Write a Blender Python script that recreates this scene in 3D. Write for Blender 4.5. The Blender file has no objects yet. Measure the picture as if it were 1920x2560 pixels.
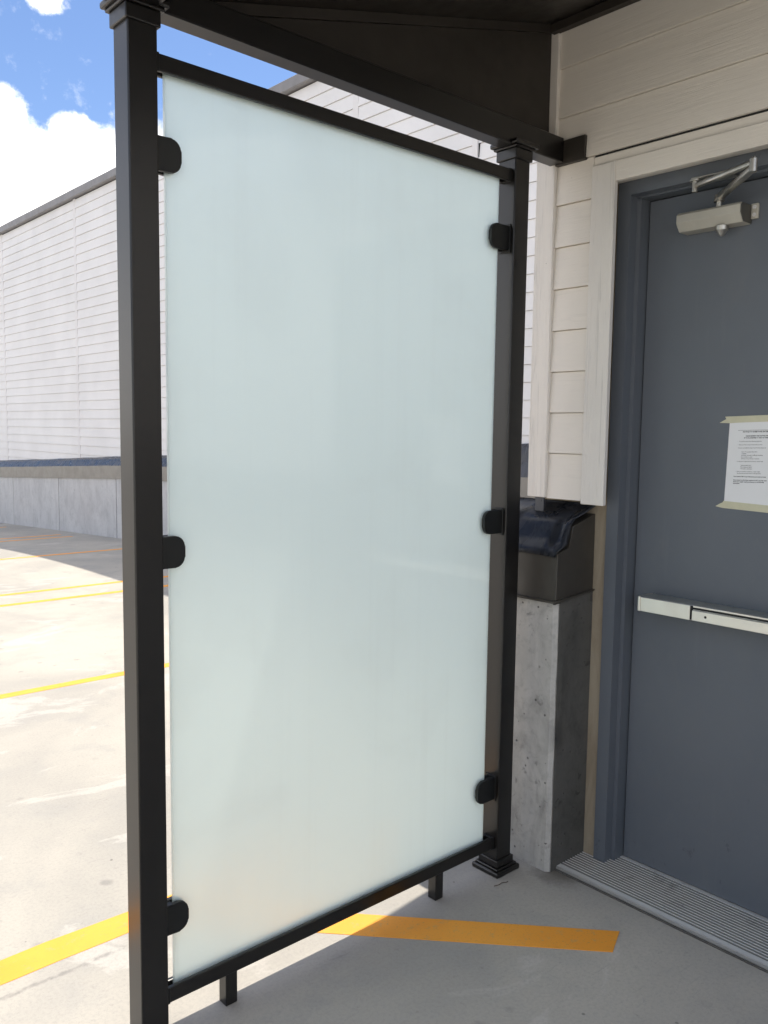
import bpy, bmesh, math, random
from mathutils import Vector, Matrix, noise

random.seed(7)
sc = bpy.context.scene
COL = sc.collection

# ------------------------------------------------------------------ camera
CAM = bpy.data.cameras.new('camera'); cam = bpy.data.objects.new('camera', CAM); COL.objects.link(cam)
yaw, pit, rol, fpx = math.radians(41.7126), math.radians(-5.5130), math.radians(0.7515), 2125.7
fw = Vector((math.cos(pit)*math.sin(yaw), math.cos(pit)*math.cos(yaw), math.sin(pit)))
rt = Vector((math.cos(yaw), -math.sin(yaw), 0)); up = rt.cross(fw)
r2 = rt*math.cos(rol) + up*math.sin(rol); u2 = up*math.cos(rol) - rt*math.sin(rol)
cam.matrix_world = Matrix(((r2.x, u2.x, -fw.x, 0), (r2.y, u2.y, -fw.y, 0), (r2.z, u2.z, -fw.z, 1.56), (0, 0, 0, 1)))
CAM.sensor_fit = 'HORIZONTAL'; CAM.sensor_width = 36; CAM.lens = fpx*36/1920
CAM.clip_start = 0.05; CAM.clip_end = 3000
sc.camera = cam

# ------------------------------------------------------------------ sun and sky
SUN_DIR = Vector((0.335, 0.034, 1.0)).normalized()
sl = bpy.data.lights.new('sun', 'SUN'); sl.energy = 2.35; sl.angle = math.radians(0.53); sl.color = (1.0, 0.93, 0.82)
so = bpy.data.objects.new('sun', sl); COL.objects.link(so)
so.rotation_euler = (-SUN_DIR).to_track_quat('-Z', 'Y').to_euler(); so.location = (8, 0, 24)

world = bpy.data.worlds.new('World'); sc.world = world; world.use_nodes = True
wn, wl = world.node_tree.nodes, world.node_tree.links
wn.clear()
def W(t, **k):
    n = wn.new(t)
    for a, v in k.items(): setattr(n, a, v)
    return n
def wmath(op, a, b=None, c=None):
    n = W('ShaderNodeMath', operation=op)
    for i, v in enumerate((a, b, c)):
        if v is None: continue
        if isinstance(v, (int, float)): n.inputs[i].default_value = v
        else: wl.new(v, n.inputs[i])
    return n.outputs[0]
sky = W('ShaderNodeTexSky', sky_type='NISHITA'); sky.sun_disc = False
sky.sun_elevation = math.asin(SUN_DIR.z); sky.sun_rotation = math.atan2(SUN_DIR.x, SUN_DIR.y)
sky.air_density = 1.0; sky.dust_density = 0.0; sky.ozone_density = 3.0
bg = W('ShaderNodeBackground'); bg.inputs['Strength'].default_value = 0.075
tint = W('ShaderNodeMix', data_type='RGBA', blend_type='MULTIPLY'); tint.inputs[0].default_value = 1; tint.inputs[7].default_value = (.97, .97, 1.06, 1)
wl.new(sky.outputs[0], tint.inputs[6]); wl.new(tint.outputs[2], bg.inputs['Color'])
tc = W('ShaderNodeTexCoord')
def wnoise(scale, detail, rough, off):
    m = W('ShaderNodeMapping'); m.inputs['Location'].default_value = off
    wl.new(tc.outputs['Generated'], m.inputs['Vector'])
    n = W('ShaderNodeTexNoise'); n.inputs['Scale'].default_value = scale
    n.inputs['Detail'].default_value = detail; n.inputs['Roughness'].default_value = rough
    wl.new(m.outputs[0], n.inputs['Vector']); return n
n_shape = wnoise(9, 7, 0.62, (1.3, 0.4, 2.2))
n_fine = wnoise(38, 5, 0.65, (4.1, 7.7, 0.3))
n_cover = wnoise(2.6, 3, 0.5, (0.2, 5.1, 3.3))
# individual cumulus clouds: direction, angular radius in degrees, weight
clouds = [((.3559, .8822, .287), 1.35, .95), ((.33, .90, .260), 2.0, .95), ((.381, .874, .276), 1.6, .95), ((.300, .915, .248), 2.2, .95), ((.285, .93, .235), 2.4, .9), ((.33, .915, .235), 2.0, .85), ((.355, .905, .25), 1.8, .9),
          ((.41, .86, .265), 2.6, 1.0), ((.46, .84, .25), 3.2, .95), ((.27, .925, .25), 4.0, 1.0),
          ((.292, .906, .300), 1.0, .56), ((.283, .906, .309), 1.0, .52), ((.322, .852, .411), 1.0, .62), ((.331, .850, .405), .7, .5), ((.30, .84, .45), 2.0, .8), ((.335, .843, .415), 0.8, .5)]
acc = None
for d, r, w in clouds:
    v = Vector(d).normalized()
    dp = W('ShaderNodeVectorMath', operation='DOT_PRODUCT'); dp.inputs[1].default_value = v
    wl.new(tc.outputs['Generated'], dp.inputs[0])
    mr = W('ShaderNodeMapRange', interpolation_type='SMOOTHSTEP')
    mr.inputs['From Min'].default_value = math.cos(math.radians(r*1.7)); mr.inputs['From Max'].default_value = 1 - (1-math.cos(math.radians(r)))*.25
    mr.inputs['To Max'].default_value = w
    wl.new(dp.outputs['Value'], mr.inputs['Value'])
    acc = mr.outputs[0] if acc is None else wmath('MAXIMUM', acc, mr.outputs[0])
gc = W('ShaderNodeMapRange', interpolation_type='SMOOTHSTEP'); gc.inputs['From Min'].default_value = .43; gc.inputs['From Max'].default_value = .57; gc.inputs['To Max'].default_value = .95  # unseen cloud cover beyond the view, added to whiten the shade light
wl.new(n_cover.outputs['Fac'], gc.inputs['Value'])
gap = W('ShaderNodeVectorMath', operation='DOT_PRODUCT'); gap.inputs[1].default_value = Vector((.38, .85, .36)).normalized()   # the blue break over the far building
wl.new(tc.outputs['Generated'], gap.inputs[0])
gm = W('ShaderNodeMapRange', interpolation_type='SMOOTHSTEP'); gm.inputs['From Min'].default_value = math.cos(math.radians(20)); gm.inputs['From Max'].default_value = math.cos(math.radians(11)); gm.inputs['To Min'].default_value = 1; gm.inputs['To Max'].default_value = 0
wl.new(gap.outputs['Value'], gm.inputs['Value'])
acc = wmath('MAXIMUM', acc, wmath('MULTIPLY', gc.outputs[0], gm.outputs[0]))
body = wmath('ADD', acc, wmath('MULTIPLY', wmath('SUBTRACT', n_shape.outputs['Fac'], .5), 2.0))
body = wmath('ADD', body, wmath('MULTIPLY', wmath('SUBTRACT', n_fine.outputs['Fac'], .5), .8))
mm = W('ShaderNodeMapRange', interpolation_type='SMOOTHSTEP'); mm.inputs['From Min'].default_value = .40; mm.inputs['From Max'].default_value = .84
wl.new(body, mm.inputs['Value'])
# thin wisps drifting in the blue
wisp = wmath('MULTIPLY', wmath('SUBTRACT', n_shape.outputs['Fac'], .5), 1.0)
wisp = wmath('ADD', wisp, wmath('MULTIPLY', wmath('SUBTRACT', n_fine.outputs['Fac'], .5), 1.0))
mw = W('ShaderNodeMapRange', interpolation_type='SMOOTHSTEP'); mw.inputs['From Min'].default_value = .10; mw.inputs['From Max'].default_value = .36; mw.inputs['To Max'].default_value = .20
wl.new(wisp, mw.inputs['Value'])
cmask = wmath('MAXIMUM', mm.outputs[0], mw.outputs[0])
bgc = W('ShaderNodeBackground'); bgc.inputs['Strength'].default_value = 1.0
cr = W('ShaderNodeValToRGB'); cr.color_ramp.elements[0].position = .40; cr.color_ramp.elements[0].color = (.42, .43, .47, 1)
cr.color_ramp.elements[1].position = .53; cr.color_ramp.elements[1].color = (1, .965, .915, 1)
shade = wnoise(7, 5, .55, (1.3, 0.45, 2.26))
wl.new(shade.outputs['Fac'], cr.inputs['Fac']); wl.new(cr.outputs['Color'], bgc.inputs['Color'])
mx = W('ShaderNodeMixShader'); wo = W('ShaderNodeOutputWorld')
wl.new(cmask, mx.inputs[0]); wl.new(bg.outputs[0], mx.inputs[1]); wl.new(bgc.outputs[0], mx.inputs[2]); wl.new(mx.outputs[0], wo.inputs['Surface'])

# ------------------------------------------------------------------ exposure, render
vs = sc.view_settings; vs.view_transform = 'Standard'; vs.look = 'None'; vs.gamma = 1; vs.use_curve_mapping = False
vs.exposure = 1.20
sc.render.engine = 'CYCLES'
cy = sc.cycles
cy.use_denoising = True; cy.denoiser = 'OPENIMAGEDENOISE'
cy.max_bounces = 8; cy.diffuse_bounces = 5; cy.glossy_bounces = 3; cy.transmission_bounces = 5; cy.sample_clamp_indirect = 6
cy.use_adaptive_sampling = True; cy.adaptive_threshold = .015; cy.adaptive_min_samples = 16
cy.caustics_refractive = True; cy.caustics_reflective = False

# ------------------------------------------------------------------ materials
class N:
    def __init__(s, name):
        s.m = bpy.data.materials.new(name); s.m.use_nodes = True
        s.n, s.l = s.m.node_tree.nodes, s.m.node_tree.links
        s.n.clear(); s.out = s.n.new('ShaderNodeOutputMaterial'); s.p = s.n.new('ShaderNodeBsdfPrincipled')
        s.l.new(s.p.outputs[0], s.out.inputs['Surface'])
        s.tc = s.n.new('ShaderNodeTexCoord'); s.geo = s.n.new('ShaderNodeNewGeometry')
    def new(s, t, **k):
        n = s.n.new(t)
        for a, v in k.items(): setattr(n, a, v)
        return n
    def put(s, sock, v):
        if isinstance(v, bpy.types.NodeSocket): s.l.new(v, sock)
        else: sock.default_value = v
    def pos(s, scale=(1, 1, 1), off=(0, 0, 0), src='world'):
        m = s.new('ShaderNodeMapping'); m.inputs['Scale'].default_value = scale; m.inputs['Location'].default_value = off
        s.l.new(s.geo.outputs['Position'] if src == 'world' else s.tc.outputs['Object'], m.inputs['Vector']); return m.outputs[0]
    def noise(s, vec, scale, detail=5, rough=.55, dist=0.0):
        n = s.new('ShaderNodeTexNoise'); n.inputs['Scale'].default_value = scale; n.inputs['Detail'].default_value = detail
        n.inputs['Roughness'].default_value = rough; n.inputs['Distortion'].default_value = dist
        s.l.new(vec, n.inputs['Vector']); return n.outputs['Fac']
    def voro(s, vec, scale, feature='F1', rand=1.0):
        n = s.new('ShaderNodeTexVoronoi', feature=feature); n.inputs['Scale'].default_value = scale; n.inputs['Randomness'].default_value = rand
        s.l.new(vec, n.inputs['Vector']); return n.outputs['Distance']
    def rng(s, v, a, b, c=0.0, d=1.0, smooth=True):
        n = s.new('ShaderNodeMapRange', interpolation_type='SMOOTHSTEP' if smooth else 'LINEAR')
        for i, x in zip(('Value', 'From Min', 'From Max', 'To Min', 'To Max'), (v, a, b, c, d)): s.put(n.inputs[i], x)
        return n.outputs[0]
    def math(s, op, a, b=0.0):
        n = s.new('ShaderNodeMath', operation=op); s.put(n.inputs[0], a); s.put(n.inputs[1], b); return n.outputs[0]
    def mix(s, f, a, b, mode='MIX'):
        n = s.new('ShaderNodeMix', data_type='RGBA', blend_type=mode)
        s.put(n.inputs[0], f)
        for i, v in ((6, a), (7, b)):
            if isinstance(v, tuple) and len(v) == 3: v = (*v, 1)
            s.put(n.inputs[i], v)
        return n.outputs[2]
    def bump(s, h, strength=.3, dist=.002):
        n = s.new('ShaderNodeBump'); n.inputs['Strength'].default_value = strength; n.inputs['Distance'].default_value = dist
        s.l.new(h, n.inputs['Height']); s.l.new(n.outputs[0], s.p.inputs['Normal']); return n
    def col(s, v): s.put(s.p.inputs['Base Color'], (*v, 1) if isinstance(v, tuple) else v)
    def rough(s, v): s.put(s.p.inputs['Roughness'], v)

def mat_deck():
    m = N('broomed_concrete_deck'); P = m.pos()
    big = m.noise(P, .55, 5, .6, .6); mid = m.noise(P, 3.2, 6, .62, .4); fine = m.noise(P, 90, 4, .7); grit = m.noise(P, 420, 2, .6)
    c = m.mix(m.rng(big, .34, .66), (.37, .350, .315), (.49, .455, .395))
    c = m.mix(m.rng(mid, .48, .72, 0, .55), c, (.335, .325, .305))
    pale = m.noise(m.pos((1, 1.7, 1), (3, 1, 0)), 1.4, 7, .66, .8)
    c = m.mix(m.rng(pale, .56, .62, 0, .40), c, (.60, .565, .52))
    c = m.mix(m.rng(fine, .40, .72, 0, .30), c, (.25, .24, .225)); c = m.mix(m.rng(m.noise(P, 34, 5, .7), .58, .74, 0, .40), c, (.22, .21, .20)); c = m.mix(m.rng(grit, .62, .70, 0, .55), c, (.14, .135, .13))
    # trowel line beside the paint, wandering along x
    sep = m.new('ShaderNodeSeparateXYZ'); m.l.new(m.geo.outputs['Position'], sep.inputs[0])
    wob = m.math('MULTIPLY', m.math('SUBTRACT', m.noise(m.pos((4, .5, 1)), 2, 6, .7), .5), .05)
    dy = m.math('ABSOLUTE', m.math('SUBTRACT', m.math('ADD', sep.outputs['Y'], wob), 2.315))
    line = m.math('MULTIPLY', m.rng(dy, .003, .014, 1, 0), m.rng(m.noise(P, 17, 4), .42, .62))
    c = m.mix(m.math('MULTIPLY', line, .55), c, (.16, .155, .15))
    # oil drips, scuffs and grit
    w = m.noise(P, 30, 3, .6)
    pv = m.new('ShaderNodeVectorMath', operation='ADD'); m.l.new(P, pv.inputs[0])
    sp = m.voro(P, 2.3); spot = m.math('MULTIPLY', m.rng(m.math('ADD', sp, m.math('MULTIPLY', w, .06)), .055, .10, 1, 0), m.rng(m.noise(P, .9, 2), .38, .52))
    c = m.mix(m.math('MULTIPLY', spot, .5), c, (.17, .165, .16))
    sp2 = m.voro(m.pos(off=(9, 4, 0)), 9); dot = m.math('MULTIPLY', m.rng(sp2, .03, .055, 1, 0), m.rng(m.noise(P, 1.7, 2), .44, .56))
    c = m.mix(m.math('MULTIPLY', dot, .8), c, (.09, .085, .08))
    scr = m.noise(m.pos((3, 22, 1), (0, 7, 0)), 2.2, 7, .7, .3)
    sp3 = m.voro(m.pos(off=(2, 7, 0)), 5.2); blot = m.math('MULTIPLY', m.rng(m.math('ADD', sp3, m.math('MULTIPLY', w, .10)), .10, .17, 1, 0), m.rng(m.noise(m.pos(off=(4, 4, 0)), 1.3, 2), .46, .58))
    c = m.mix(m.math('MULTIPLY', blot, .38), c, (.19, .185, .18))
    c = m.mix(m.math('MULTIPLY', m.rng(scr, .60, .72), .30), c, (.20, .197, .195))
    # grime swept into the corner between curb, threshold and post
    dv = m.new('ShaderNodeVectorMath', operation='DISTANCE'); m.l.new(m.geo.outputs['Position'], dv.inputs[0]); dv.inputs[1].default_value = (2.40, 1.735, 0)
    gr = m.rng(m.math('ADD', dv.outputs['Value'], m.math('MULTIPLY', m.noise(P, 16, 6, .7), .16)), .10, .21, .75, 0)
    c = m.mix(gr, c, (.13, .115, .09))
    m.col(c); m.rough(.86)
    h = m.math('ADD', m.math('MULTIPLY', fine, .5), m.math('MULTIPLY', m.noise(m.pos((60, 7, 1)), 3, 4), .6))
    m.bump(m.math('ADD', h, m.math('MULTIPLY', grit, .4)), .35, .0018); return m.m

def mat_paint_line():
    m = N('yellow_line_paint'); P = m.pos()
    wear = m.noise(P, 26, 7, .68); fine = m.noise(P, 160, 4, .7)
    c = m.mix(m.rng(m.noise(P, 2.5, 4), .35, .65), (.90, .36, .04), (.93, .41, .055))
    c = m.mix(m.rng(wear, .56, .68, 0, .42), c, (.55, .37, .18)); c = m.mix(m.rng(fine, .56, .70, 0, .5), c, (.42, .26, .11)); c = m.mix(m.rng(m.noise(m.pos((2, 9, 1)), 3, 6, .7), .60, .70, 0, .3), c, (.45, .30, .14))
    m.col(c); m.rough(.7); m.bump(fine, .3, .0015); return m.m

def mat_concrete(name, lo, hi, pit=1.0, con=1.0):
    m = N(name); P = m.pos()
    big = m.noise(P, 1.6, 6, .62, .5); mid = m.noise(m.pos((1, 1, .45)), 6, 7, .66, .6); fine = m.noise(P, 70, 5, .7)
    c = m.mix(m.rng(big, .33, .67), lo, hi)
    c = m.mix(m.rng(mid, .44, .74, 0, .75*con), c, tuple(x*.50 for x in lo)); c = m.mix(m.rng(m.noise(P, 22, 6, .7, .5), .44, .78, 0, .45*con), c, tuple(x*.5 for x in lo))
    streak = m.noise(m.pos((9, 9, .8)), 1.3, 6, .7)
    c = m.mix(m.rng(streak, .56, .70, 0, .4*con), c, tuple(min(1, x*1.25) for x in hi))
    hole = m.voro(P, 27); gate = m.rng(m.noise(P, 4.1, 3), .44, .54)
    pitm = m.math('MULTIPLY', m.rng(m.math('ADD', hole, m.math('MULTIPLY', fine, .12)), .14, .22, 1, 0), gate)
    c = m.mix(m.math('MULTIPLY', pitm, .85*pit), c, tuple(x*.22 for x in lo))
    blot = m.voro(m.pos((1, 1, .6), (2, 3, 1)), 5.5); bm_ = m.math('MULTIPLY', m.rng(m.math('ADD', blot, m.math('MULTIPLY', mid, .4)), .22, .52, 1, 0), m.rng(m.noise(P, 2.1, 2), .45, .6))
    sm = m.math('MULTIPLY', m.rng(m.noise(P, 26, 4, .6, .4), .57, .68), m.rng(m.noise(P, 5, 3, .6), .44, .60))
    c = m.mix(m.math('MULTIPLY', sm, .6*con), c, tuple(x*.34 for x in lo))
    c = m.mix(m.math('MULTIPLY', bm_, .55*con), c, tuple(x*.45 for x in lo))
    m.col(c); m.rough(.9)
    h = m.math('SUBTRACT', m.math('ADD', m.math('MULTIPLY', fine, .35), mid), m.math('MULTIPLY', pitm, 1.4))
    m.bump(h, .55, .004); return m.m

def mat_siding(name, base, axis, grain=1.0, dirt=.25):
    m = N(name)
    sc_ = {'y': (60, 3.0, 60), 'z': (70, 70, 2.4)}[axis]
    g = m.noise(m.pos(sc_), 1.0, 7, .66, .9); g2 = m.noise(m.pos(tuple(v*2.7 for v in sc_)), 1.0, 4, .6, .4)
    big = m.noise(m.pos(), 1.7, 4)
    c = m.mix(m.rng(big, .3, .7), base, tuple(v*.93 for v in base))
    c = m.mix(m.rng(g, .56, .70, 0, dirt), c, tuple(v*.55 for v in base))
    sp = m.voro(m.pos(), 26); dots = m.math('MULTIPLY', m.rng(sp, .035, .06, 1, 0), m.rng(m.noise(m.pos(), 5, 2), .55, .65))
    c = m.mix(m.math('MULTIPLY', dots, .5), c, (.16, .14, .12))
    m.col(c); m.rough(.62); m.bump(m.math('ADD', m.math('MULTIPLY', g, .8), m.math('MULTIPLY', g2, .4)), .55*grain, .003); return m.m

def mat_metal_paint(name, base, rough=.38, var=.06, spec=.5, bump=.06):
    m = N(name); P = m.pos()
    n = m.noise(P, 5, 5, .6); f = m.noise(P, 340, 3, .6)
    m.col(m.mix(m.rng(n, .3, .7), base, tuple(v*1.25 for v in base))); m.rough(m.rng(m.noise(P, 14, 5), .3, .7, rough-var, rough+var))
    m.p.inputs['Specular IOR Level'].default_value = spec
    if bump: m.bump(f, bump, .0006)
    return m.m

def mat_door():
    m = N('blue_grey_door_paint'); P = m.pos()
    n = m.noise(P, 1.4, 4); f = m.noise(P, 420, 2, .6); st = m.noise(m.pos((14, 14, 1.2)), 1.2, 5, .6)
    c = m.mix(m.rng(n, .3, .7), (.110, .127, .150), (.126, .141, .163)); c = m.mix(m.rng(st, .60, .74, 0, .25), c, (.16, .172, .19))
    sep = m.new('ShaderNodeSeparateXYZ'); m.l.new(m.geo.outputs['Position'], sep.inputs[0])
    kick = m.math('MULTIPLY', m.rng(m.noise(m.pos((1, 5, 2.2), (0, 3, 1)), 4.5, 7, .72, .8), .60, .68), m.rng(sep.outputs['Z'], .05, .55, .55, 0))
    c = m.mix(kick, c, (.055, .058, .064))
    smear = m.rng(m.noise(m.pos((1, 2, 1), (5, 1, 2)), 6, 6, .68, .6), .54, .70, 0, .22)
    c = m.mix(smear, c, (.15, .158, .168))
    sc_ = m.voro(m.pos((1, 1, .7)), 7); ch = m.math('MULTIPLY', m.rng(sc_, .008, .014, 1, 0), m.rng(m.noise(P, 3, 2), .5, .6))
    c = m.mix(ch, c, (.34, .35, .36))
    m.col(c); m.rough(m.rng(m.noise(P, 6, 4), .3, .7, .40, .52)); m.bump(f, .16, .0007); return m.m

def mat_brushed(name, base=(.58, .56, .52), rough=.3, axis='y', bump=.08, dark=.82):
    m = N(name); sc_ = {'y': (1, .02, 1), 'x': (.02, 1, 1)}[axis]
    g = m.noise(m.pos(tuple(v*900 for v in sc_)), 1, 3, .6); d = m.noise(m.pos(), 11, 5, .6)
    m.col(m.mix(m.rng(d, .35, .7), base, tuple(v*dark for v in base))); m.p.inputs['Metallic'].default_value = 1
    m.rough(m.rng(d, .3, .7, rough-.05, rough+.12)); m.bump(g, bump, .0004); return m.m

def mat_threshold():
    m = N('worn_aluminium_threshold'); P = m.pos()
    d = m.noise(m.pos((1, 1, 1)), 9, 6, .65); e = m.noise(P, 60, 4, .6)
    sep = m.new('ShaderNodeSeparateXYZ'); m.l.new(m.geo.outputs['Position'], sep.inputs[0])
    top = m.rng(sep.outputs['Z'], .0120, .0134)          # worn nosing and rib tops coloured bright, grooves between darker
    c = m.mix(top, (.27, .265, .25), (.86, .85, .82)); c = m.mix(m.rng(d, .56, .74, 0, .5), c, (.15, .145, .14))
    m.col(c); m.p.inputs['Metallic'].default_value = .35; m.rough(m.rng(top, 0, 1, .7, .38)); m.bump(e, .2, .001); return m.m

def mat_membrane():
    m = N('black_roof_membrane'); P = m.pos()
    n = m.noise(m.pos((1, 3, 1)), 6, 6, .6, .6); f = m.noise(P, 130, 4, .65)
    m.col(m.mix(m.rng(n, .35, .7), (.030, .034, .044), (.060, .064, .076))); m.rough(m.rng(n, .3, .7, .22, .42)); m.bump(m.math('ADD', m.math('MULTIPLY', n, 1.5), m.math('MULTIPLY', f, .06)), .22, .005); return m.m

def mat_frost():
    m = N('frosted_glass'); m.n.remove(m.p); P = m.pos()
    # faint run-off streaks and handling smudges on the etched face
    run = m.noise(m.pos((26, 26, .55)), 1.0, 6, .65, .3); smu = m.noise(m.pos((1, 1, .8), (3, 0, 1)), 3.4, 6, .62, .7); dust = m.noise(P, 240, 3, .7)
    dirt = m.math('ADD', m.rng(run, .52, .72, 0, .045), m.math('ADD', m.rng(smu, .50, .68, 0, .035), m.rng(dust, .60, .72, 0, .03)))
    tr = m.new('ShaderNodeBsdfTranslucent'); m.l.new(m.mix(dirt, (.872, .957, .950), (.55, .56, .54)), tr.inputs['Color'])
    rf = m.new('ShaderNodeBsdfRefraction'); m.l.new(m.mix(dirt, (.905, .965, .945), (.6, .6, .58)), rf.inputs['Color']); rf.inputs['IOR'].default_value = 1.25
    m.l.new(m.rng(smu,   .40, .70, .66, .74), rf.inputs['Roughness'])
    gl = m.new('ShaderNodeBsdfGlossy'); gl.inputs['Roughness'].default_value = .05; gl.inputs['Color'].default_value = (1, 1, 1, 1)
    a = m.new('ShaderNodeMixShader'); a.inputs[0].default_value = .46
    m.l.new(tr.outputs[0], a.inputs[1]); m.l.new(rf.outputs[0], a.inputs[2])
    fr_ = m.new('ShaderNodeFresnel'); fr_.inputs['IOR'].default_value = 1.5
    b = m.new('ShaderNodeMixShader'); m.l.new(m.math('MULTIPLY', fr_.outputs[0], m.math('SUBTRACT', 1.0, m.geo.outputs['Backfacing'])), b.inputs[0]); m.l.new(a.outputs[0], b.inputs[1]); m.l.new(gl.outputs[0], b.inputs[2])
    m.l.new(b.outputs[0], m.out.inputs['Surface']); return m.m

def mat_flat(name, c, rough=.8, var=.08, scale=20):
    m = N(name); n = m.noise(m.pos(), scale, 5, .6)
    m.col(m.mix(m.rng(n, .3, .7), c, tuple(v*(1-var) for v in c))); m.rough(rough); m.bump(n, .08, .001); return m.m

def mat_plaster():
    m = N('tan_patched_plaster'); P = m.pos()
    n = m.noise(m.pos((8, 8, 1.4)), 1.6, 7, .68, .5); f = m.noise(P, 90, 4)
    c = m.mix(m.rng(n, .35, .65), (.27, .22, .155), (.36, .31, .23)); c = m.mix(m.rng(n, .66, .74, 0, .8), c, (.55, .50, .42))
    m.col(c); m.rough(.9); m.bump(m.math('ADD', n, m.math('MULTIPLY', f, .3)), .5, .004); return m.m

M = dict(deck=mat_deck(), line=mat_paint_line(),
    curb=mat_concrete('weathered_curb_concrete', (.40, .39, .365), (.52, .505, .475)),
    parapet=mat_concrete('pale_parapet_concrete', (.50, .50, .505), (.57, .57, .57), .5, .45),
    siding=mat_siding('near_siding_paint', (.83, .78, .705), 'y', 1.0, .12), trim=mat_siding('rough_sawn_trim_paint', (.82, .78, .72), 'z', 2.2, .50),
    far_siding=mat_siding('far_siding_paint', (.80, .79, .785), 'y', .12, .0), far_trim=mat_siding('far_trim_paint', (.77, .755, .75), 'z', .5, .05),
    bronze=mat_metal_paint('dark_bronze_powder_coat', (.0065, .0056, .0049), .31, 0, .6, 0), bronze_soffit=mat_metal_paint('brown_canopy_panel_paint', (.030, .0255, .021), .55, .06, .4),
    clamp=mat_metal_paint('black_clamp_coating', (.008, .0085, .008), .42, .05, .45), coping=mat_metal_paint('grey_coping_metal', (.19, .185, .19), .5, .06),
    flash=mat_metal_paint('brown_flashing_metal', (.045, .040, .033), .42, .08, .5, .12), band=mat_metal_paint('taupe_band_metal', (.21, .195, .17), .5, .06),
    door=mat_door(), steel=mat_brushed('satin_stainless', (.80, .785, .73), .34, 'y', .03, .93), closer=mat_metal_paint('champagne_closer_paint', (.42, .40, .345), .38, .06, .6), arm=mat_brushed('arm_aluminium', (.60, .58, .53), .36),
    dark=mat_flat('dark_recess', (.012, .012, .012), .7), thr=mat_threshold(), membrane=mat_membrane(), frost=mat_frost(),
    paper=mat_flat('copy_paper', (.80, .81, .82), .75, .02), ink=mat_flat('toner_black', (.03, .03, .035), .8), tape=mat_flat('masking_tape', (.60, .58, .42), .6, .06, 60),
    plaster=mat_plaster(), shaded_coat=mat_concrete('shade_dark_sealed_concrete', (.085, .082, .073), (.115, .11, .10), .3), screwhead=mat_flat('nickel_screw_head', (.85, .85, .84), .3, .3, 300), screw=mat_brushed('bright_screw_steel', (.8, .8, .8), .15), twig=mat_flat('dry_twig', (.09, .07, .05), .9), dirt=mat_flat('dirty_sealant', (.10, .095, .085), .9, .3, 40), shaded_end=mat_metal_paint('shade_dark_closer_end', (.075, .072, .062), .5), caulk=mat_flat('grey_caulk', (.36, .345, .31), .7))

# ------------------------------------------------------------------ mesh helpers
def mesh(name, bm, m, smooth=False):
    bmesh.ops.recalc_face_normals(bm, faces=bm.faces)
    me = bpy.data.meshes.new(name); bm.to_mesh(me); bm.free()
    me.materials.append(M[m] if isinstance(m, str) else m)
    if smooth:
        for p in me.polygons: p.use_smooth = True
    return me
def link(name, me, parent=None, loc=(0, 0, 0), rot=(0, 0, 0)):
    o = bpy.data.objects.new(name, me); COL.objects.link(o); o.location = loc; o.rotation_euler = rot
    if parent is not None: o.parent = parent
    return o
def thing(name, label, cat, loc=(0, 0, 0)):
    o = bpy.data.objects.new(name, None); COL.objects.link(o); o.location = loc; o.empty_display_size = .1
    o['label'] = label; o['category'] = cat; return o
def addbox(bm, x0, x1, y0, y1, z0, z1, bev=0.0, seg=1):
    v = [bm.verts.new((x, y, z)) for x in (x0, x1) for y in (y0, y1) for z in (z0, z1)]
    f = [bm.faces.new([v[i] for i in q]) for q in ((0, 1, 3, 2), (4, 6, 7, 5), (0, 4, 5, 1), (2, 3, 7, 6), (0, 2, 6, 4), (1, 5, 7, 3))]
    if bev > 0:
        ed = set(e for q in f for e in q.edges)
        bmesh.ops.bevel(bm, geom=list(ed), offset=bev, segments=seg, affect='EDGES', profile=.5)
def off(parent):
    p = parent
    l = Vector((0, 0, 0))
    while p is not None: l = l + Vector(p.location); p = p.parent
    return l
def box(name, m, parent, x0, x1, y0, y1, z0, z1, bev=0.0, seg=1):
    """world-space box; its origin sits at the box's bottom centre"""
    c = Vector(((x0+x1)/2, (y0+y1)/2, z0)); bm = bmesh.new()
    addbox(bm, x0-c.x, x1-c.x, y0-c.y, y1-c.y, 0, z1-z0, bev, seg)
    return link(name, mesh(name, bm, m), parent, c - off(parent))
def addprism(bm, pts, axis, a, b):
    """polygon in the plane across `axis`, extruded from a to b. pts: for axis x (y,z); y (x,z); z (x,y)"""
    def P(p, t): return {'x': (t, p[0], p[1]), 'y': (p[0], t, p[1]), 'z': (p[0], p[1], t)}[axis]
    A = [bm.verts.new(P(p, a)) for p in pts]; B = [bm.verts.new(P(p, b)) for p in pts]
    n = len(pts); bm.faces.new(A); bm.faces.new(B[::-1])
    for i in range(n): bm.faces.new((A[i], A[(i+1) % n], B[(i+1) % n], B[i]))
def prism(name, m, parent, pts, axis, a, b, bev=0, smooth=False):
    bm = bmesh.new(); addprism(bm, pts, axis, a, b)
    if bev: bmesh.ops.bevel(bm, geom=list(bm.edges), offset=bev, segments=1, affect='EDGES')
    c = sum((v.co for v in bm.verts), Vector())/len(bm.verts)
    for v in bm.verts: v.co -= c
    return link(name, mesh(name, bm, m, smooth), parent, c - off(parent))
def addtube(bm, p0, p1, r0, r1=None, seg=12):
    r1 = r0 if r1 is None else r1
    p0, p1 = Vector(p0), Vector(p1); d = p1-p0
    mat = Matrix.Translation((p0+p1)/2) @ d.to_track_quat('Z', 'Y').to_matrix().to_4x4()
    bmesh.ops.create_cone(bm, cap_ends=True, segments=seg, radius1=r0, radius2=r1, depth=d.length, matrix=mat)
def recentre(bm):
    c = sum((v.co for v in bm.verts), Vector())/len(bm.verts)
    for v in bm.verts: v.co -= c
    return c
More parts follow.
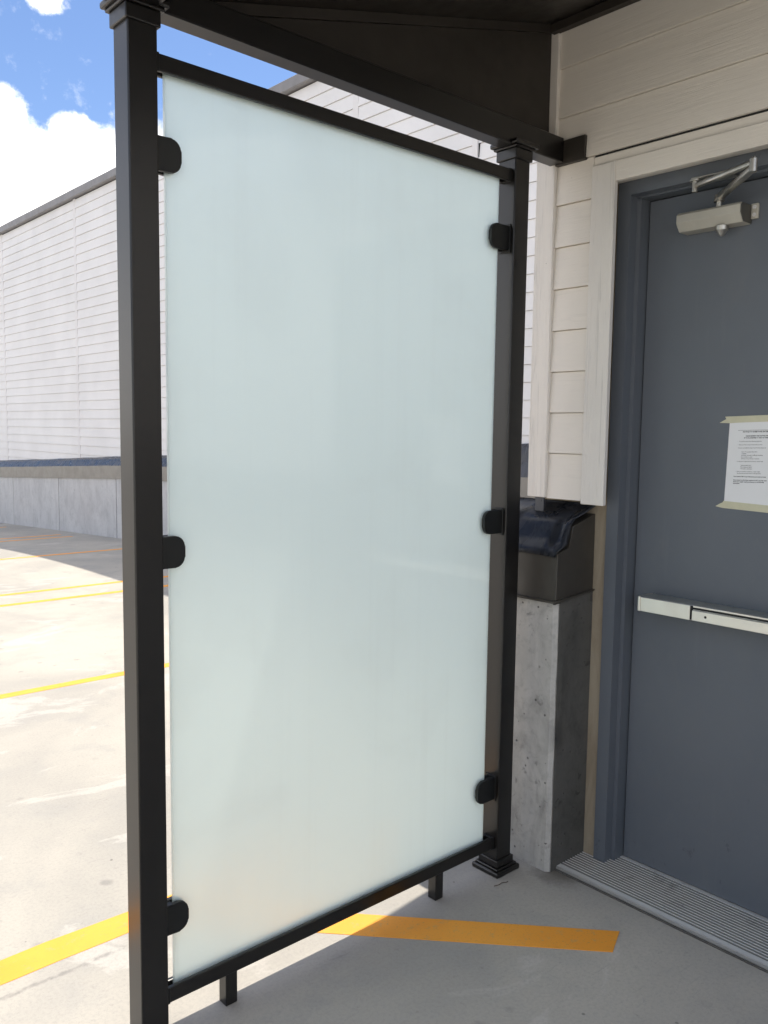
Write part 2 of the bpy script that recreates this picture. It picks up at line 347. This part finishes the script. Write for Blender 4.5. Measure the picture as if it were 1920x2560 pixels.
def shade_auto(o, ang=35):
    for p in o.data.polygons: p.use_smooth = True
    o.data.set_sharp_from_angle(angle=math.radians(ang))

# ------------------------------------------------------------------ the deck
def deck_z(y):
    if y < 8.6: return 0.0
    t = y-8.6
    if t < 3.0: return -.0467*t*t/6.0
    z = -.0467*1.5 - .0467*(t-3.0)
    return max(z, -2.6)
xs = [-900, -200, -60, -20, -8, -3, 0, 2, 3, 4, 5, 6, 10, 30, 200, 900]
ys = [-900, -200, -40, -8, -2, 0, 2, 4, 6, 8] + [8.6+.3*i for i in range(11)] + [12, 13, 14, 16, 18, 20, 25, 30, 40, 60, 66, 200, 900]
bm = bmesh.new(); g = [[bm.verts.new((x, y, deck_z(y))) for x in xs] for y in ys]
for j in range(len(ys)-1):
    for i in range(len(xs)-1): bm.faces.new((g[j][i], g[j][i+1], g[j+1][i+1], g[j+1][i]))
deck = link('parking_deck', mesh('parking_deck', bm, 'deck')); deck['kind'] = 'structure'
def stripe(name, x0, x1, y, w):
    bm = bmesh.new(); n = 14; t = .0014
    rows = []
    for i in range(n+1):
        x = x0+(x1-x0)*i/n; j1 = random.uniform(-.004, .004); j2 = random.uniform(-.004, .004)
        ya, yb = y-w/2+j1, y+w/2+j2
        rows.append([bm.verts.new((x, ya, deck_z(ya)-.002)), bm.verts.new((x, ya, deck_z(ya)+t)), bm.verts.new((x, yb, deck_z(yb)+t)), bm.verts.new((x, yb, deck_z(yb)-.002))])
    for a, b in zip(rows, rows[1:]):
        for k in range(3): bm.faces.new((a[k], b[k], b[k+1], a[k+1]))
    bm.faces.new(rows[0]); bm.faces.new(rows[-1][::-1])
    c = recentre(bm); return link(name, mesh(name, bm, 'line'), deck, c)
stripe('parking_stripe', -.3, 1.75, 2.432, .114)
for y, w in ((5.025, .082), (7.605, .082), (8.085, .076), (10.46, .085), (12.85, .085), (13.33, .085), (15.9, .085)): stripe('parking_stripe', -.3, 5.05, y, w)
bm = bmesh.new(); addprism(bm, [(2.252, 1.388), (2.143, 1.341), (1.537, 1.986), (1.22, 2.33), (1.24, 2.49), (1.695, 1.988)], 'z', -.002, .0016)
c = recentre(bm); o = link('hatch_stripe', mesh('hatch_stripe', bm, 'line'), deck, c); o['label'] = 'slanting yellow stripe ending in the canopy shade'

# ------------------------------------------------------------------ far building
XF, XC = 5.5, 5.37
FB = thing('sided_building', 'long white lap-sided building with grey coping across the parking deck', 'building', (XF, 11, -1.3))
def zsid(y): return 1.46-.0458*(y-4.46)
def zcon(y):
    pts = [(2.2, 1.06), (4.38, 1.005), (11.8, .806), (17.2, .562), (32, -.13)]
    for (a, b), (c_, d) in zip(pts, pts[1:]):
        if y <= c_ or c_ == 32: return b+(d-b)*(y-a)/(c_-a)
Y0, Y1 = 2.2, 31.0
box('wall', 'far_siding', FB, XF+.012, XF+5, Y0, Y1, -1.3, 5.10)
bays = [(2.2, 5.03), (5.09, 6.62), (6.70, 10.10), (10.18, 13.58), (13.66, 17.06), (17.14, 20.54), (20.62, 24.02), (24.10, 27.5), (27.58, 31.0)]
EXP = .1433
def lap_board(L, H, d0, d1):
    bm = bmesh.new(); addprism(bm, [(0, 0), (-d0, 0), (-d1, H), (0, H)], 'y', -L/2, L/2); return bm
for i, (a, b) in enumerate(bays):
    me = mesh('board', lap_board(b-a, EXP-.005, .018, .008), 'far_siding')
    k = 0
    while True:
        z = 5.115-EXP*(k+1)
        if z+EXP < zsid(b)-.05: break
        link('board', me, FB, Vector((XF+.012, (a+b)/2, z)) - off(FB)); k += 1
    if b < 31: box('batten', 'far_trim', FB, XF-.006 if i else XF-.02, XF+.012, b, bays[i+1][0], zsid(b)-.03, 5.12)
box('shadow_gap', 'dark', FB, XF-.004, XF+.012, 5.02, 5.0305, 1.45, 5.12)
bm = bmesh.new(); addprism(bm, [(XF-.07, 5.125), (XF+.3, 5.125), (XF+.3, 5.25), (XF-.075, 5.235)], 'y', Y0, Y1); bmesh.ops.bevel(bm, geom=list(bm.edges), offset=.006, segments=1, affect='EDGES')
c = recentre(bm); link('coping', mesh('coping', bm, 'coping'), FB, c-off(FB))
def strip_along(name, m, prof, y0, y1, n, wob=0, seed=0):
    """prof(y) -> list of (x,z); swept along y"""
    bm = bmesh.new(); rows = []
    for i in range(n+1):
        y = y0+(y1-y0)*i/n
        rows.append([bm.verts.new((x+wob*noise.noise(Vector((y*2.3+seed, j*.7, 0))), y, z+wob*1.2*noise.noise(Vector((y*1.1+seed, j*.9, 5))))) for j, (x, z) in enumerate(prof(y))])
    for a, b in zip(rows, rows[1:]):
        for k in range(len(a)): bm.faces.new((a[k], b[k], b[(k+1) % len(a)], a[(k+1) % len(a)]))
    bm.faces.new(rows[0]); bm.faces.new(rows[-1][::-1])
    c = recentre(bm); return link(name, mesh(name, bm, m), FB, c-off(FB))
strip_along('membrane', 'membrane', lambda y: [(XF-.02, zsid(y)), (XF-.06, zsid(y)-.03), (XC-.012, zcon(y)+.178), (XC+.03, zcon(y)+.16), (XF+.011, zcon(y)+.16), (XF+.011, zsid(y))], Y0, Y1, 120, .012)
strip_along('metal_band', 'band', lambda y: [(XC-.022, zcon(y)-.004), (XC-.020, zcon(y)+.19), (XC+.03, zcon(y)+.19), (XC+.03, zcon(y)-.004)], Y0, Y1, 40, .003, 3)
joints = [Y0] + [11.97+2.24*k for k in range(-4, 9)]
for a, b in zip(joints, joints[1:]):
    a2, b2 = a+.011, b-.011; bm = bmesh.new()
    ring = []
    for y in (a2, b2): ring.append([bm.verts.new((x, y, z)) for x, z in ((XC, deck_z(y)-.05), (XC, zcon(y)), (XF+.011, zcon(y)), (XF+.011, deck_z(y)-.05))])
    for k in range(4): bm.faces.new((ring[0][k], ring[1][k], ring[1][(k+1) % 4], ring[0][(k+1) % 4]))
    bm.faces.new(ring[0]); bm.faces.new(ring[1][::-1])
    bmesh.ops.bevel(bm, geom=list(bm.edges), offset=.006, segments=1, affect='EDGES')
    box('panel_joint', 'dark', FB, XC+.012, XC+.03, b-.0108, b+.0108, min(deck_z(b), deck_z(a))-.05, zcon(b)-.01)
    c = recentre(bm); link('concrete_panel', mesh('concrete_panel', bm, 'parapet'), FB, c-off(FB))
# ------------------------------------------------------------------ entrance building
XS = 2.50                     # plane of the sheathing face; boards stand proud of it
EB = thing('entrance_building', 'cream lap-sided wall with rough trim around the dark door', 'building', (2.8, 1.0, 0))
DY0, DY1 = .66, 1.703         # clear opening edges at the door frame
YR = -6.0; YW = YR
box('wall', 'plaster', EB, 2.576, 5.0, DY1-.004, 1.98, 0, 4.25)
box('wall', 'plaster', EB, 2.576, 5.0, YR, DY0+.004, 0, 4.25)
box('wall', 'plaster', EB, 2.576, 5.0, DY0+.006, DY1-.006, 2.402, 4.25)
box('sheathing', 'siding', EB, XS+.001, 2.5745, 1.755, 1.979, 1.33, 4.25)
box('sheathing', 'siding', EB, XS+.001, 2.5745, YR, .57, 1.33, 4.25)
box('sheathing', 'siding', EB, XS+.001, 2.5745, .575, 1.7545, 2.4025, 4.25)
box('roof_edge', 'coping', EB, XS-.07, 5.05, YR, 2.05, 4.255, 4.42, .004)
def boards(a, b, zs, ztop, name='board', top_proud=.004):
    zs = list(zs)+[ztop]
    for z0, z1 in zip(zs, zs[1:]):
        bm = lap_board(b-a, z1-z0-.0035, .0145, top_proud+.003); link(name, mesh(name, bm, 'siding'), EB, Vector((XS, (a+b)/2, z0)) - off(EB))
low = [1.322, 1.486, 1.630, 1.774, 1.918, 2.062, 2.206, 2.350]
boards(1.7555, 1.9045, low, 2.4895)
boards(YW, .5545, low, 2.484)
boards(YW, 1.9045, [2.490, 2.6445, 2.811, 2.978, 3.145, 3.31, 3.48, 3.65, 3.82, 3.99], 4.15)
box('corner_trim', 'trim', EB, 2.476, 2.5, 1.905, 1.986, 1.324, 4.2, .0025)
box('corner_trim', 'trim', EB, 2.5005, 2.60, 1.9805, 2.004, 1.324, 4.2, .0025)
box('end_wall', 'siding', EB, 2.6, 5.0, 1.981, 1.995, 1.0, 4.25)
box('door_casing', 'trim', EB, 2.480, 2.5005, 1.6625, 1.7545, 1.311, 2.4515, .0025)
box('door_casing', 'trim', EB, 2.480, 2.5005, .556, .645, 1.311, 2.4515, .0025)
box('head_casing', 'siding', EB, 2.481, 2.5005, .6452, 1.6623, 2.3865, 2.4515, .002)
box('head_gap', 'dark', EB, 2.4965, 2.5006, .556, 1.7542, 2.4822, 2.4895)
box('head_filler', 'siding', EB, 2.492, 2.5008, .556, 1.7542, 2.452, 2.4820, .0015)
# concrete curb that the sided wall stands on, with metal flashing and membrane cap
def rough_block(name, m, parent, x0, x1, y0, y1, z0, z1, n, amp, seed):
    bm = bmesh.new(); addbox(bm, x0, x1, y0, y1, z0, z1)
    ed = [e for e in bm.edges if all(abs(v.co.x-x0) < 1e-5 and abs(v.co.y-y0) < 1e-5 for v in e.verts)]
    bmesh.ops.bevel(bm, geom=ed, offset=.013, segments=1, affect='EDGES')
    bmesh.ops.subdivide_edges(bm, edges=bm.edges, cuts=n, use_grid_fill=True)
    for v in bm.verts:
        e = (abs(v.co.x-x0) < 1e-5 or abs(v.co.x-x1) < 1e-5) + (abs(v.co.y-y0) < 1e-5 or abs(v.co.y-y1) < 1e-5)
        k = amp*(2.2 if e == 2 else 1)
        q = v.co*9+Vector((seed, 0, 0))
        if v.co.z > z0+.01: v.co += Vector((noise.noise(q)*k, noise.noise(q+Vector((7, 3, 1)))*k, 0))
    c = recentre(bm); o = link(name, mesh(name, bm, m), parent, c-off(parent)); shade_auto(o, 40); return o
rough_block('concrete_curb', 'curb', EB, 2.366, 2.574, 1.757, 2.13, -.02, 1.0, 22, .0025, 1)
box('curb_shaded_coating', 'shaded_coat', EB, 2.3815, 2.574, 1.7520, 1.7545, 0.0, .99)  # coating on the end face; its colour also carries this side's shade
rough_block('concrete_curb', 'curb', EB, 2.366, 2.574, YW, .61, -.02, 1.0, 6, .002, 5)
PROF = [(2.357, .976), (2.360, 1.146), (2.424, 1.162), (2.444, 1.236), (2.5735, 1.272), (2.5735, .992)]
prism('metal_flashing', 'flash', EB, PROF, 'y', 1.7525, 2.134, .0015)
prism('metal_flashing', 'flash', EB, PROF, 'y', YW, .615)
bm = bmesh.new(); addprism(bm, [(2.352, .984), (2.5735, 1.001), (2.5735, .996), (2.340, .972)], 'y', 1.7440, 1.7522); addprism(bm, [(1.7445, .974), (2.136, .972), (2.136, .978), (1.7445, .982)], 'x', 2.345, 2.3565)
c = recentre(bm); link('drip_edge', mesh('drip_edge', bm, 'flash'), EB, c-off(EB))
bm = bmesh.new()
def mem_profile():
    pts = [(2.345, 1.138), (2.352, 1.150), (2.370, 1.158), (2.395, 1.166), (2.412, 1.180), (2.424, 1.205), (2.434, 1.236), (2.450, 1.258), (2.480, 1.268), (2.515, 1.280), (2.571, 1.300), (2.5725, 1.3085)]
    return pts
pr = mem_profile(); NY = 46; rows = []
for i in range(NY+1):
    y = 1.757+(2.15-1.757)*i/NY; t = i/NY; row = []
    for j, (x, z) in enumerate(pr):
        w = noise.noise(Vector((y*9, j*.45, 2)))*.0035+noise.noise(Vector((y*55, j*.35, 9)))*.0006
        puff = .016*math.sin(min(1, max(0, (j-1)/6))*math.pi)*min(1, t*9)
        dent = -.010*math.exp(-((t-.10)/.035)**2) if 3 <= j <= 7 else 0
        fold = .010*max(0, math.sin(y*95))*math.exp(-((j-7)/1.6)**2)*(1 if t > .5 else 0)
        edge = .012*noise.noise(Vector((j*1.7, 3, 1))) if i == 0 else 0
        lip = (.004*noise.noise(Vector((y*30, 1, 1)))-.002) if j == 0 else 0
        k = 1 if j < 9 else .15
        row.append(bm.verts.new((x-(puff+w+dent)*.7*k-fold, y+edge-.006*(i == 0), z+(puff*.8+w+dent)*k+lip+fold)))
    rows.append(row)
for a, b in zip(rows, rows[1:]):
    for k in range(len(a)-1): bm.faces.new((a[k], b[k], b[k+1], a[k+1]))
ex = bmesh.ops.solidify(bm, geom=bm.faces[:], thickness=.0025)
c = recentre(bm); o = link('membrane_cap', mesh('membrane_cap', bm, 'membrane', True), EB, c-off(EB))
box('membrane_tab', 'membrane', EB, 2.4835, 2.4925, 1.915, 1.955, 1.272, 1.335, .002)
box('membrane_cap', 'membrane', EB, 2.40, 2.5005, YW, .612, 1.20, 1.33, .01)
# ------------------------------------------------------------------ door
DR = thing('entrance_door', 'blue-grey steel door in matching frame with stainless push bar and closer', 'door', (2.65, 1.165, 0))
XD = 2.657
leaf = box('door_leaf', 'door', DR, XD, XD+.045, .694, 1.636, .0165, 2.3455, .0015)
def frame_profile(x0, ya, yb, yc):   # (x,y) polygon: face, reveal, stop, reveal
    return [(x0, ya), (x0, yb), (2.608, yb), (2.608, yc), (2.72, yc), (2.72, ya)]
fr = bmesh.new()
addprism(fr, [(2.566, 1.7025), (2.566, 1.655), (2.608, 1.655), (2.608, 1.640), (2.72, 1.640), (2.72, 1.7025)], 'z', .0005, 2.3525)
addprism(fr, [(2.566, .628), (2.566, .675), (2.608, .675), (2.608, .690), (2.72, .690), (2.72, .628)], 'z', .0005, 2.3525)
addprism(fr, [(2.5663, 2.4015), (2.5663, 2.356), (2.608, 2.356), (2.608, 2.3495), (2.72, 2.3495), (2.72, 2.4015)], 'y', .628, 1.7025)
addprism(fr, [(2.5663, 2.3525), (2.5663, 2.356), (2.606, 2.356), (2.606, 2.3525)], 'y', 1.655, 1.7025)
c = recentre(fr); link('door_frame', mesh('door_frame', fr, 'door'), DR, c-off(DR))
th = bmesh.new(); pts = [(2.4075, 0.0), (2.4085, .007), (2.414, .0128), (2.434, .0140), (2.4365, .0136)]
x = 2.437; n = 14; step = (2.645-x)/n
for i in range(n):
    pts += [(x+.0005, .0105), (x+step-.0045, .0108), (x+step-.0040, .0138), (x+step, .0138)]; x += step
pts += [(2.66, .0138), (2.66, 0.0)]
addprism(th, pts, 'y', .60, 1.755); c = recentre(th)
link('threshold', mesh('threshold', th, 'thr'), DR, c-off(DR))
box('caulk_bead', 'dirt', DR, 2.399, 2.4075, .60, 1.752, 0, .006, .002)
# push bar
pb = box('push_bar', 'steel', DR, 2.5755, XD, .74, 1.5575, .9525, 1.0035, .002)
o = box('end_cap', 'steel', pb, 2.5715, XD, 1.5585, 1.5695, .951, 1.005, .0025)
o = box('bar_cover', 'steel', pb, 2.570, 2.5752, 1.3755, 1.5565, .9535, 1.0025, .0012)
o = box('gap', 'dark', pb, 2.5735, 2.5754, 1.3665, 1.3748, .9555, 1.0015)
o = box('push_pad', 'steel', pb, 2.566, 2.5752, .80, 1.3658, .9545, .989, .0015)
o = box('pad_groove', 'dark', pb, 2.5738, 2.5753, .80, 1.3656, .9905, .9965)
o = box('pad_rail', 'steel', pb, 2.5715, 2.5752, .80, 1.3656, .9975, 1.0035, .0008)
bm = bmesh.new(); addtube(bm, (2.5651, 1.3185, .973), (2.5662, 1.3185, .973), .0042, seg=16); c = recentre(bm); link('key_hole', mesh('key_hole', bm, 'dark'), pb, c-off(pb))
# closer
cl = prism('door_closer', 'closer', DR, [(2.588, 2.232), (2.583, 2.238), (2.583, 2.262), (2.592, 2.270), (XD, 2.270), (XD, 2.212), (2.604, 2.212)], 'y', 1.282, 1.494, .0012)
prism('shaded_end_face', 'shaded_end', cl, [(2.5895, 2.234), (2.585, 2.240), (2.585, 2.260), (2.594, 2.268), (XD-.001, 2.268), (XD-.001, 2.214), (2.605, 2.214)], 'y', 1.2785, 1.2818)  # closer's end face, its shade put into a darker colour
o = box('mount_flange', 'closer', cl, XD-.010, XD, 1.2555, 1.2783, 2.226, 2.272, .0015)
for zz in (2.2375, 2.2605):
    bm = bmesh.new(); addtube(bm, (XD-.0135, 1.2665, zz), (XD-.0095, 1.2665, zz), .0062, seg=14); c = recentre(bm); link('screw', mesh('screw', bm, 'screwhead'), cl, c-off(cl))
bm = bmesh.new(); addtube(bm, (2.612, 1.352, 2.2115), (2.612, 1.352, 2.1985), .020, .0195, 20); addtube(bm, (2.612, 1.352, 2.1985), (2.612, 1.352, 2.181), .0195, .006, 20); c = recentre(bm); o = link('spindle_cap', mesh('spindle_cap', bm, 'arm'), cl, c-off(cl)); shade_auto(o)
bm = bmesh.new(); addtube(bm, (2.612, 1.365, 2.2705), (2.612, 1.365, 2.288), .009, seg=14); addtube(bm, (2.612, 1.365, 2.288), (2.612, 1.365, 2.310), .017, .013, 16); c = recentre(bm); o = link('spindle', mesh('spindle', bm, 'arm'), cl, c-off(cl)); shade_auto(o)
def bar_between(bm, a, b, w, h):
    a, b = Vector(a), Vector(b); d = (b-a); q = d.to_track_quat('X', 'Z').to_matrix().to_4x4(); L = d.length
    k = len(bm.verts); v0 = set(bm.verts)
    addbox(bm, -L/2, L/2, -w/2, w/2, -h/2, h/2, min(w, h)*.28, 2)
    T = Matrix.Translation((a+b)/2) @ q
    for v in bm.verts:
        if v not in v0: v.co = T @ v.co
bm = bmesh.new(); bar_between(bm, (2.612, 1.365, 2.302), (2.425, 1.171, 2.310), .023, .016); c = recentre(bm); o = link('main_arm', mesh('main_arm', bm, 'arm'), cl, c-off(cl)); shade_auto(o)
bm = bmesh.new(); bar_between(bm, (2.425, 1.171, 2.326), (2.535, 1.400, 2.330), .019, .015); addtube(bm, (2.425, 1.171, 2.300), (2.425, 1.171, 2.336), .011, seg=14); addtube(bm, (2.425, 1.171, 2.336), (2.425, 1.171, 2.343), .006, .004, 10); addtube(bm, (2.49, 1.306, 2.3285), (2.497, 1.321, 2.329), .0095, seg=12)
c = recentre(bm); o = link('forearm', mesh('forearm', bm, 'arm'), cl, c-off(cl)); shade_auto(o)
bm = bmesh.new(); addtube(bm, (2.54, 1.410, 2.312), (2.54, 1.410, 2.344), .0085, seg=12); addtube(bm, (2.54, 1.410, 2.344), (2.54, 1.410, 2.349), .016, seg=12); addbox(bm, 2.531, 2.607, 1.30, 1.420, 2.3495, 2.3555, .0015)
c = recentre(bm); o = link('arm_shoe', mesh('arm_shoe', bm, 'arm'), cl, c-off(cl)); shade_auto(o)

# ------------------------------------------------------------------ notice taped to the door
XP = XD-.0012
NT = thing('paper_notice', 'white printed notice taped to the blue-grey door', 'notice', (XP, 1.20, 1.336))
PY, PZ0, PZ1, PW = 1.315, 1.336, 1.606, .21
def sheet(name, m, pts, x, th, parent):
    bm = bmesh.new(); addprism(bm, pts, 'x', x, x+th); c = recentre(bm); return link(name, mesh(name, bm, m), parent, c-off(parent))
tilt = .006
pap = sheet('sheet', 'paper', [(PY, PZ1), (PY-PW, PZ1+.006), (PY-PW+.004, PZ0-.006), (PY+.006, PZ0)], XP, .0006, NT)
sheet('tape', 'tape', [(PY+.034, PZ1-.009), (PY+.012, PZ1+.003), (PY+.016, PZ1+.011), (PY-PW-.03, PZ1+.020), (PY-PW-.034, PZ1+.0), (PY-.03, PZ1-.008), (PY+.0, PZ1-.010)], XP-.0009, .0005, NT)
sheet('tape', 'tape', [(PY+.034, PZ0-.010), (PY+.020, PZ0-.001), (PY+.010, PZ0+.004), (PY+.008, PZ0+.009), (PY-PW-.02, PZ0+.002), (PY-PW-.024, PZ0-.021), (PY+.01, PZ0-.014)], XP-.0009, .0005, NT)
txt = [(.0455, .145, .0052, 1, 'NOTICE TO EVERYONE ENTERING THIS BUILDING'), (.056, .192, .0042, 1, 'PLEASE REVIEW THIS NOTICE AND DO NOT ENTER'), (.051, .215, .0042, 1, 'IF YOUR ANSWER TO ANY OF THESE IS YES'),
       (.031, .256, .0036, 0, '\u2022   Do you have any of the following symptoms'), (.031, .296, .0036, 0, '\u2022   Have you been in close contact with a person'), (.030, .333, .0036, 0, '\u2022   Do you currently have any of the following symptoms'),
       (.046, .378, .0036, 0, 'Fever of or greater than 100.4'), (.046, .398, .0036, 0, 'Coughing'), (.046, .418, .0036, 0, 'Shortness of breath or difficulty breathing'), (.046, .438, .0036, 0, 'Loss of taste or smell'), (.046, .458, .0036, 0, 'Soreness of your throat or muscles'),
       (.030, .492, .0036, 0, '\u2022   In the past 14 days, have you been in contact with'), (.046, .536, .0036, 0, 'Tested positive for it'), (.046, .556, .0036, 0, 'Been diagnosed with it'), (.046, .577, .0036, 0, 'Currently in quarantine'),
       (.030, .612, .0036, 0, '\u2022   Have you travelled outside the country within'), (.036, .632, .0036, 0, 'the past days and been asked to self quarantine'),
       (.026, .672, .0039, 1, 'If you answer YES to any of the above, you must not enter'), (.026, .714, .0039, 1, 'If you answer to all of these questions is NO, you may enter'), (.026, .734, .0039, 1, 'If you are a regular employee please go to the following'), (.026, .754, .0039, 1, 'instructions')]
H = PZ1-PZ0; allbm = bmesh.new()
for dx, f, size, bold, s in txt:
    cu = bpy.data.curves.new('print', 'FONT'); cu.body = s; cu.size = size*1.12; cu.resolution_u = 1
    cu.offset = .00022 if bold else .00008
    ob = bpy.data.objects.new('print', cu); COL.objects.link(ob)
    dg = bpy.context.evaluated_depsgraph_get(); me = bpy.data.meshes.new_from_object(ob.evaluated_get(dg))
    base = (PY+.006*f-dx, PZ1-H*f)
    for v in me.vertices:
        px_, py_ = v.co.x, v.co.y
        if px_ > PW-dx-.02: px_ = PW-dx-.02
        v.co = (XP-.0002, base[0]-px_, base[1]+py_+.0286*px_)
    allbm.from_mesh(me); bpy.data.objects.remove(ob); bpy.data.meshes.remove(me); bpy.data.curves.remove(cu)
v = [allbm.verts.new((XP-.0002, PY-.029-t, PZ1-H*.123+.0286*t+h)) for t, h in ((0, 0), (.15, 0), (.15, .0008), (0, .0008))]; allbm.faces.new(v)
for fc in allbm.faces: fc.normal_update()
me = bpy.data.meshes.new('lettering'); c = recentre(allbm); allbm.to_mesh(me); allbm.free(); me.materials.append(M['ink']); link('lettering', me, pap, c-off(pap))

# ------------------------------------------------------------------ canopy
CN = thing('entrance_canopy', 'dark bronze metal canopy with square posts sheltering the door', 'canopy', (1.7, 1.0, 0))
PS = .073
def post(x0, y0, sink=0.0, drop=0.0):
    p = box('post', 'bronze', CN, x0, x0+PS, y0, y0+PS, .0, 2.503-drop, .0035, 2)
    cx, cy_ = x0+PS/2, y0+PS/2
    bm = bmesh.new()                                   # moulded base shoe
    for s, a, b, bv in ((.122, 0, .019, .005), (.104, .019, .027, .003), (.088, .027, .052, .003)): addbox(bm, -s/2, s/2, -s/2, s/2, a, b, bv, 2)
    link('base_shoe', mesh('base_shoe', bm, 'bronze'), p, Vector((cx, cy_, -sink))-off(p))
    bm = bmesh.new()
    for s, a, b, bv in ((.086, 0, .034, .003), (.100, .034, .042, .003), (.118, .042, .058, .005)): addbox(bm, -s/2, s/2, -s/2, s/2, a, b, bv, 2)
    link('capital', mesh('capital', bm, 'bronze'), p, Vector((cx, cy_, 2.462-drop))-off(p))
    return p
post(.8815, 1.8665, .016); post(2.2195, 1.8665, 0, .014)
def hollow_beam(name, x0, x1, y0, y1, z0, z1): return box(name, 'bronze', CN, x0, x1, y0, y1, z0, z1, .003, 2)
prism('side_beam', 'bronze', CN, [(.86, 2.5035), (2.4745, 2.486), (2.4745, 2.570), (.86, 2.568)], 'y', 1.868, 1.926, .003)
hollow_beam('front_beam', .885, .95, .356, 1.867, 2.5025, 2.5685)
box('wall_plate', 'bronze_soffit', CN, 2.475, 2.4985, 1.783, 1.905, 2.482, 2.562, .0015)
SL = .27
def zc(x): return 2.966-SL*(2.484-x)
prism('gable_panel', 'bronze_soffit', CN, [(.90, 2.569), (2.475, 2.569), (2.475, zc(2.475)), (.90, zc(.90))], 'y', 1.936, 1.95)
pan = [.356, .75, 1.15, 1.55, 1.955]
for a, b in zip(pan, pan[1:]): prism('ceiling_panel', 'bronze_soffit', CN, [(.83, zc(.83)), (2.4755, zc(2.4755)), (2.4755, zc(2.4755)+.05), (.83, zc(.83)+.05)], 'y', a+.002, b-.002)
prism('corner_angle', 'bronze_soffit', CN, [(.95, zc(.95)-.03), (2.472, zc(2.472)-.03), (2.472, zc(2.472)-.002), (.95, zc(.95)-.002)], 'y', 1.925, 1.9355)
prism('roof_sheet', 'bronze', CN, [(.82, zc(.82)+.052), (2.474, zc(2.474)+.052), (2.474, zc(2.474)+.066), (.82, zc(.82)+.066)], 'y', .357, 1.965)
box('wall_angle', 'bronze_soffit', CN, 2.455, 2.4815, .356, 1.925, zc(2.455)-.032, zc(2.455)-.004)

# ------------------------------------------------------------------ privacy screen
PV = thing('privacy_screen', 'frosted glass privacy screen held by black clamps between the canopy posts', 'privacy screen', (1.587, 1.903, 0))
PX0, PX1 = .9545, 2.2195
box('glass_pane', 'frost', PV, .987, 2.1785, 1.8985, 1.9085, .112, 2.390, .001)
for nm, z0, z1 in (('top_rail', 2.378, 2.417), ('bottom_rail', .090, .131)):
    bm = bmesh.new()           # channel open towards the pane
    addbox(bm, PX0, PX1, 1.8825, 1.8955, z0, z1, .003, 2); addbox(bm, PX0, PX1, 1.9115, 1.9245, z0, z1, .003, 2)
    zz = (z1-.011, z1-.002) if nm == 'top_rail' else (z0+.002, z0+.011)
    addbox(bm, PX0, PX1, 1.894, 1.913, *zz)
    c = recentre(bm); r = link(nm, mesh(nm, bm, 'bronze'), PV, c-off(PV))
    for xx, sg in ((PX0, 1), (PX1, -1)):
        bm = bmesh.new(); addbox(bm, min(xx, xx+sg*.012), max(xx, xx+sg*.012), 1.8812, 1.9258, z0-.0015, z1+.0015, .001); c = recentre(bm); link('end_bracket', mesh('end_bracket', bm, 'clamp'), r, c-off(r))
for xx in (1.132, 1.9325): box('foot', 'bronze', PV, xx, xx+.036, 1.885, 1.922, 0, .0915, .002)
def clamp_shape(sgn, L=.067, h=.079, r=.027):
    pts = [(0, -h/2), (0, h/2)]
    pts += [(L-r+r*math.sin(t), h/2-r+r*math.cos(t)) for t in [i*math.pi/12 for i in range(7)]]
    pts += [(L-r+r*math.cos(t), -h/2+r-r*math.sin(t)) for t in [i*math.pi/12 for i in range(7)]]
    return [(sgn*x, z) for x, z in pts]
for x0, sgn in ((PX0+.0005, 1), (PX1-.0005, -1)):
    for z in (2.1955, 1.2545, .311):
        L = .067 if sgn > 0 else .089
        bm = bmesh.new()
        for ya, yb in ((1.8835, 1.8970), (1.9100, 1.9235)):
            b2 = bmesh.new(); addprism(b2, clamp_shape(sgn, L), 'y', ya, yb); bmesh.ops.bevel(b2, geom=list(b2.edges), offset=.0022, segments=2, affect='EDGES')
            tmp = bpy.data.meshes.new('t'); b2.to_mesh(tmp); b2.free(); bm.from_mesh(tmp); bpy.data.meshes.remove(tmp)
        k = sgn
        addbox(bm, min(0, k*.028), max(0, k*.028), 1.896, 1.911, -.036, .036)
        for v in bm.verts: v.co.x += x0; v.co.z += z
        c = recentre(bm); o = link('clamp', mesh('clamp', bm, 'clamp'), PV, c-off(PV))
        box('mount_plate', 'clamp', o, min(x0, x0+k*.004), max(x0, x0+k*.004), 1.879, 1.928, z-.046, z+.046, .001)

# ------------------------------------------------------------------ litter
bm = bmesh.new(); P0 = [(2.152, 1.818, .003), (2.170, 1.812, .004), (2.186, 1.815, .0035), (2.203, 1.806, .004), (2.212, 1.808, .003)]
for a, b in zip(P0, P0[1:]): addtube(bm, a, b, .0016, .0012, 6)
c = recentre(bm); tw = link('twig', mesh('twig', bm, 'twig'), None, c); tw['label'] = 'tiny dry twig on the concrete at the far post base'; tw['category'] = 'twig'
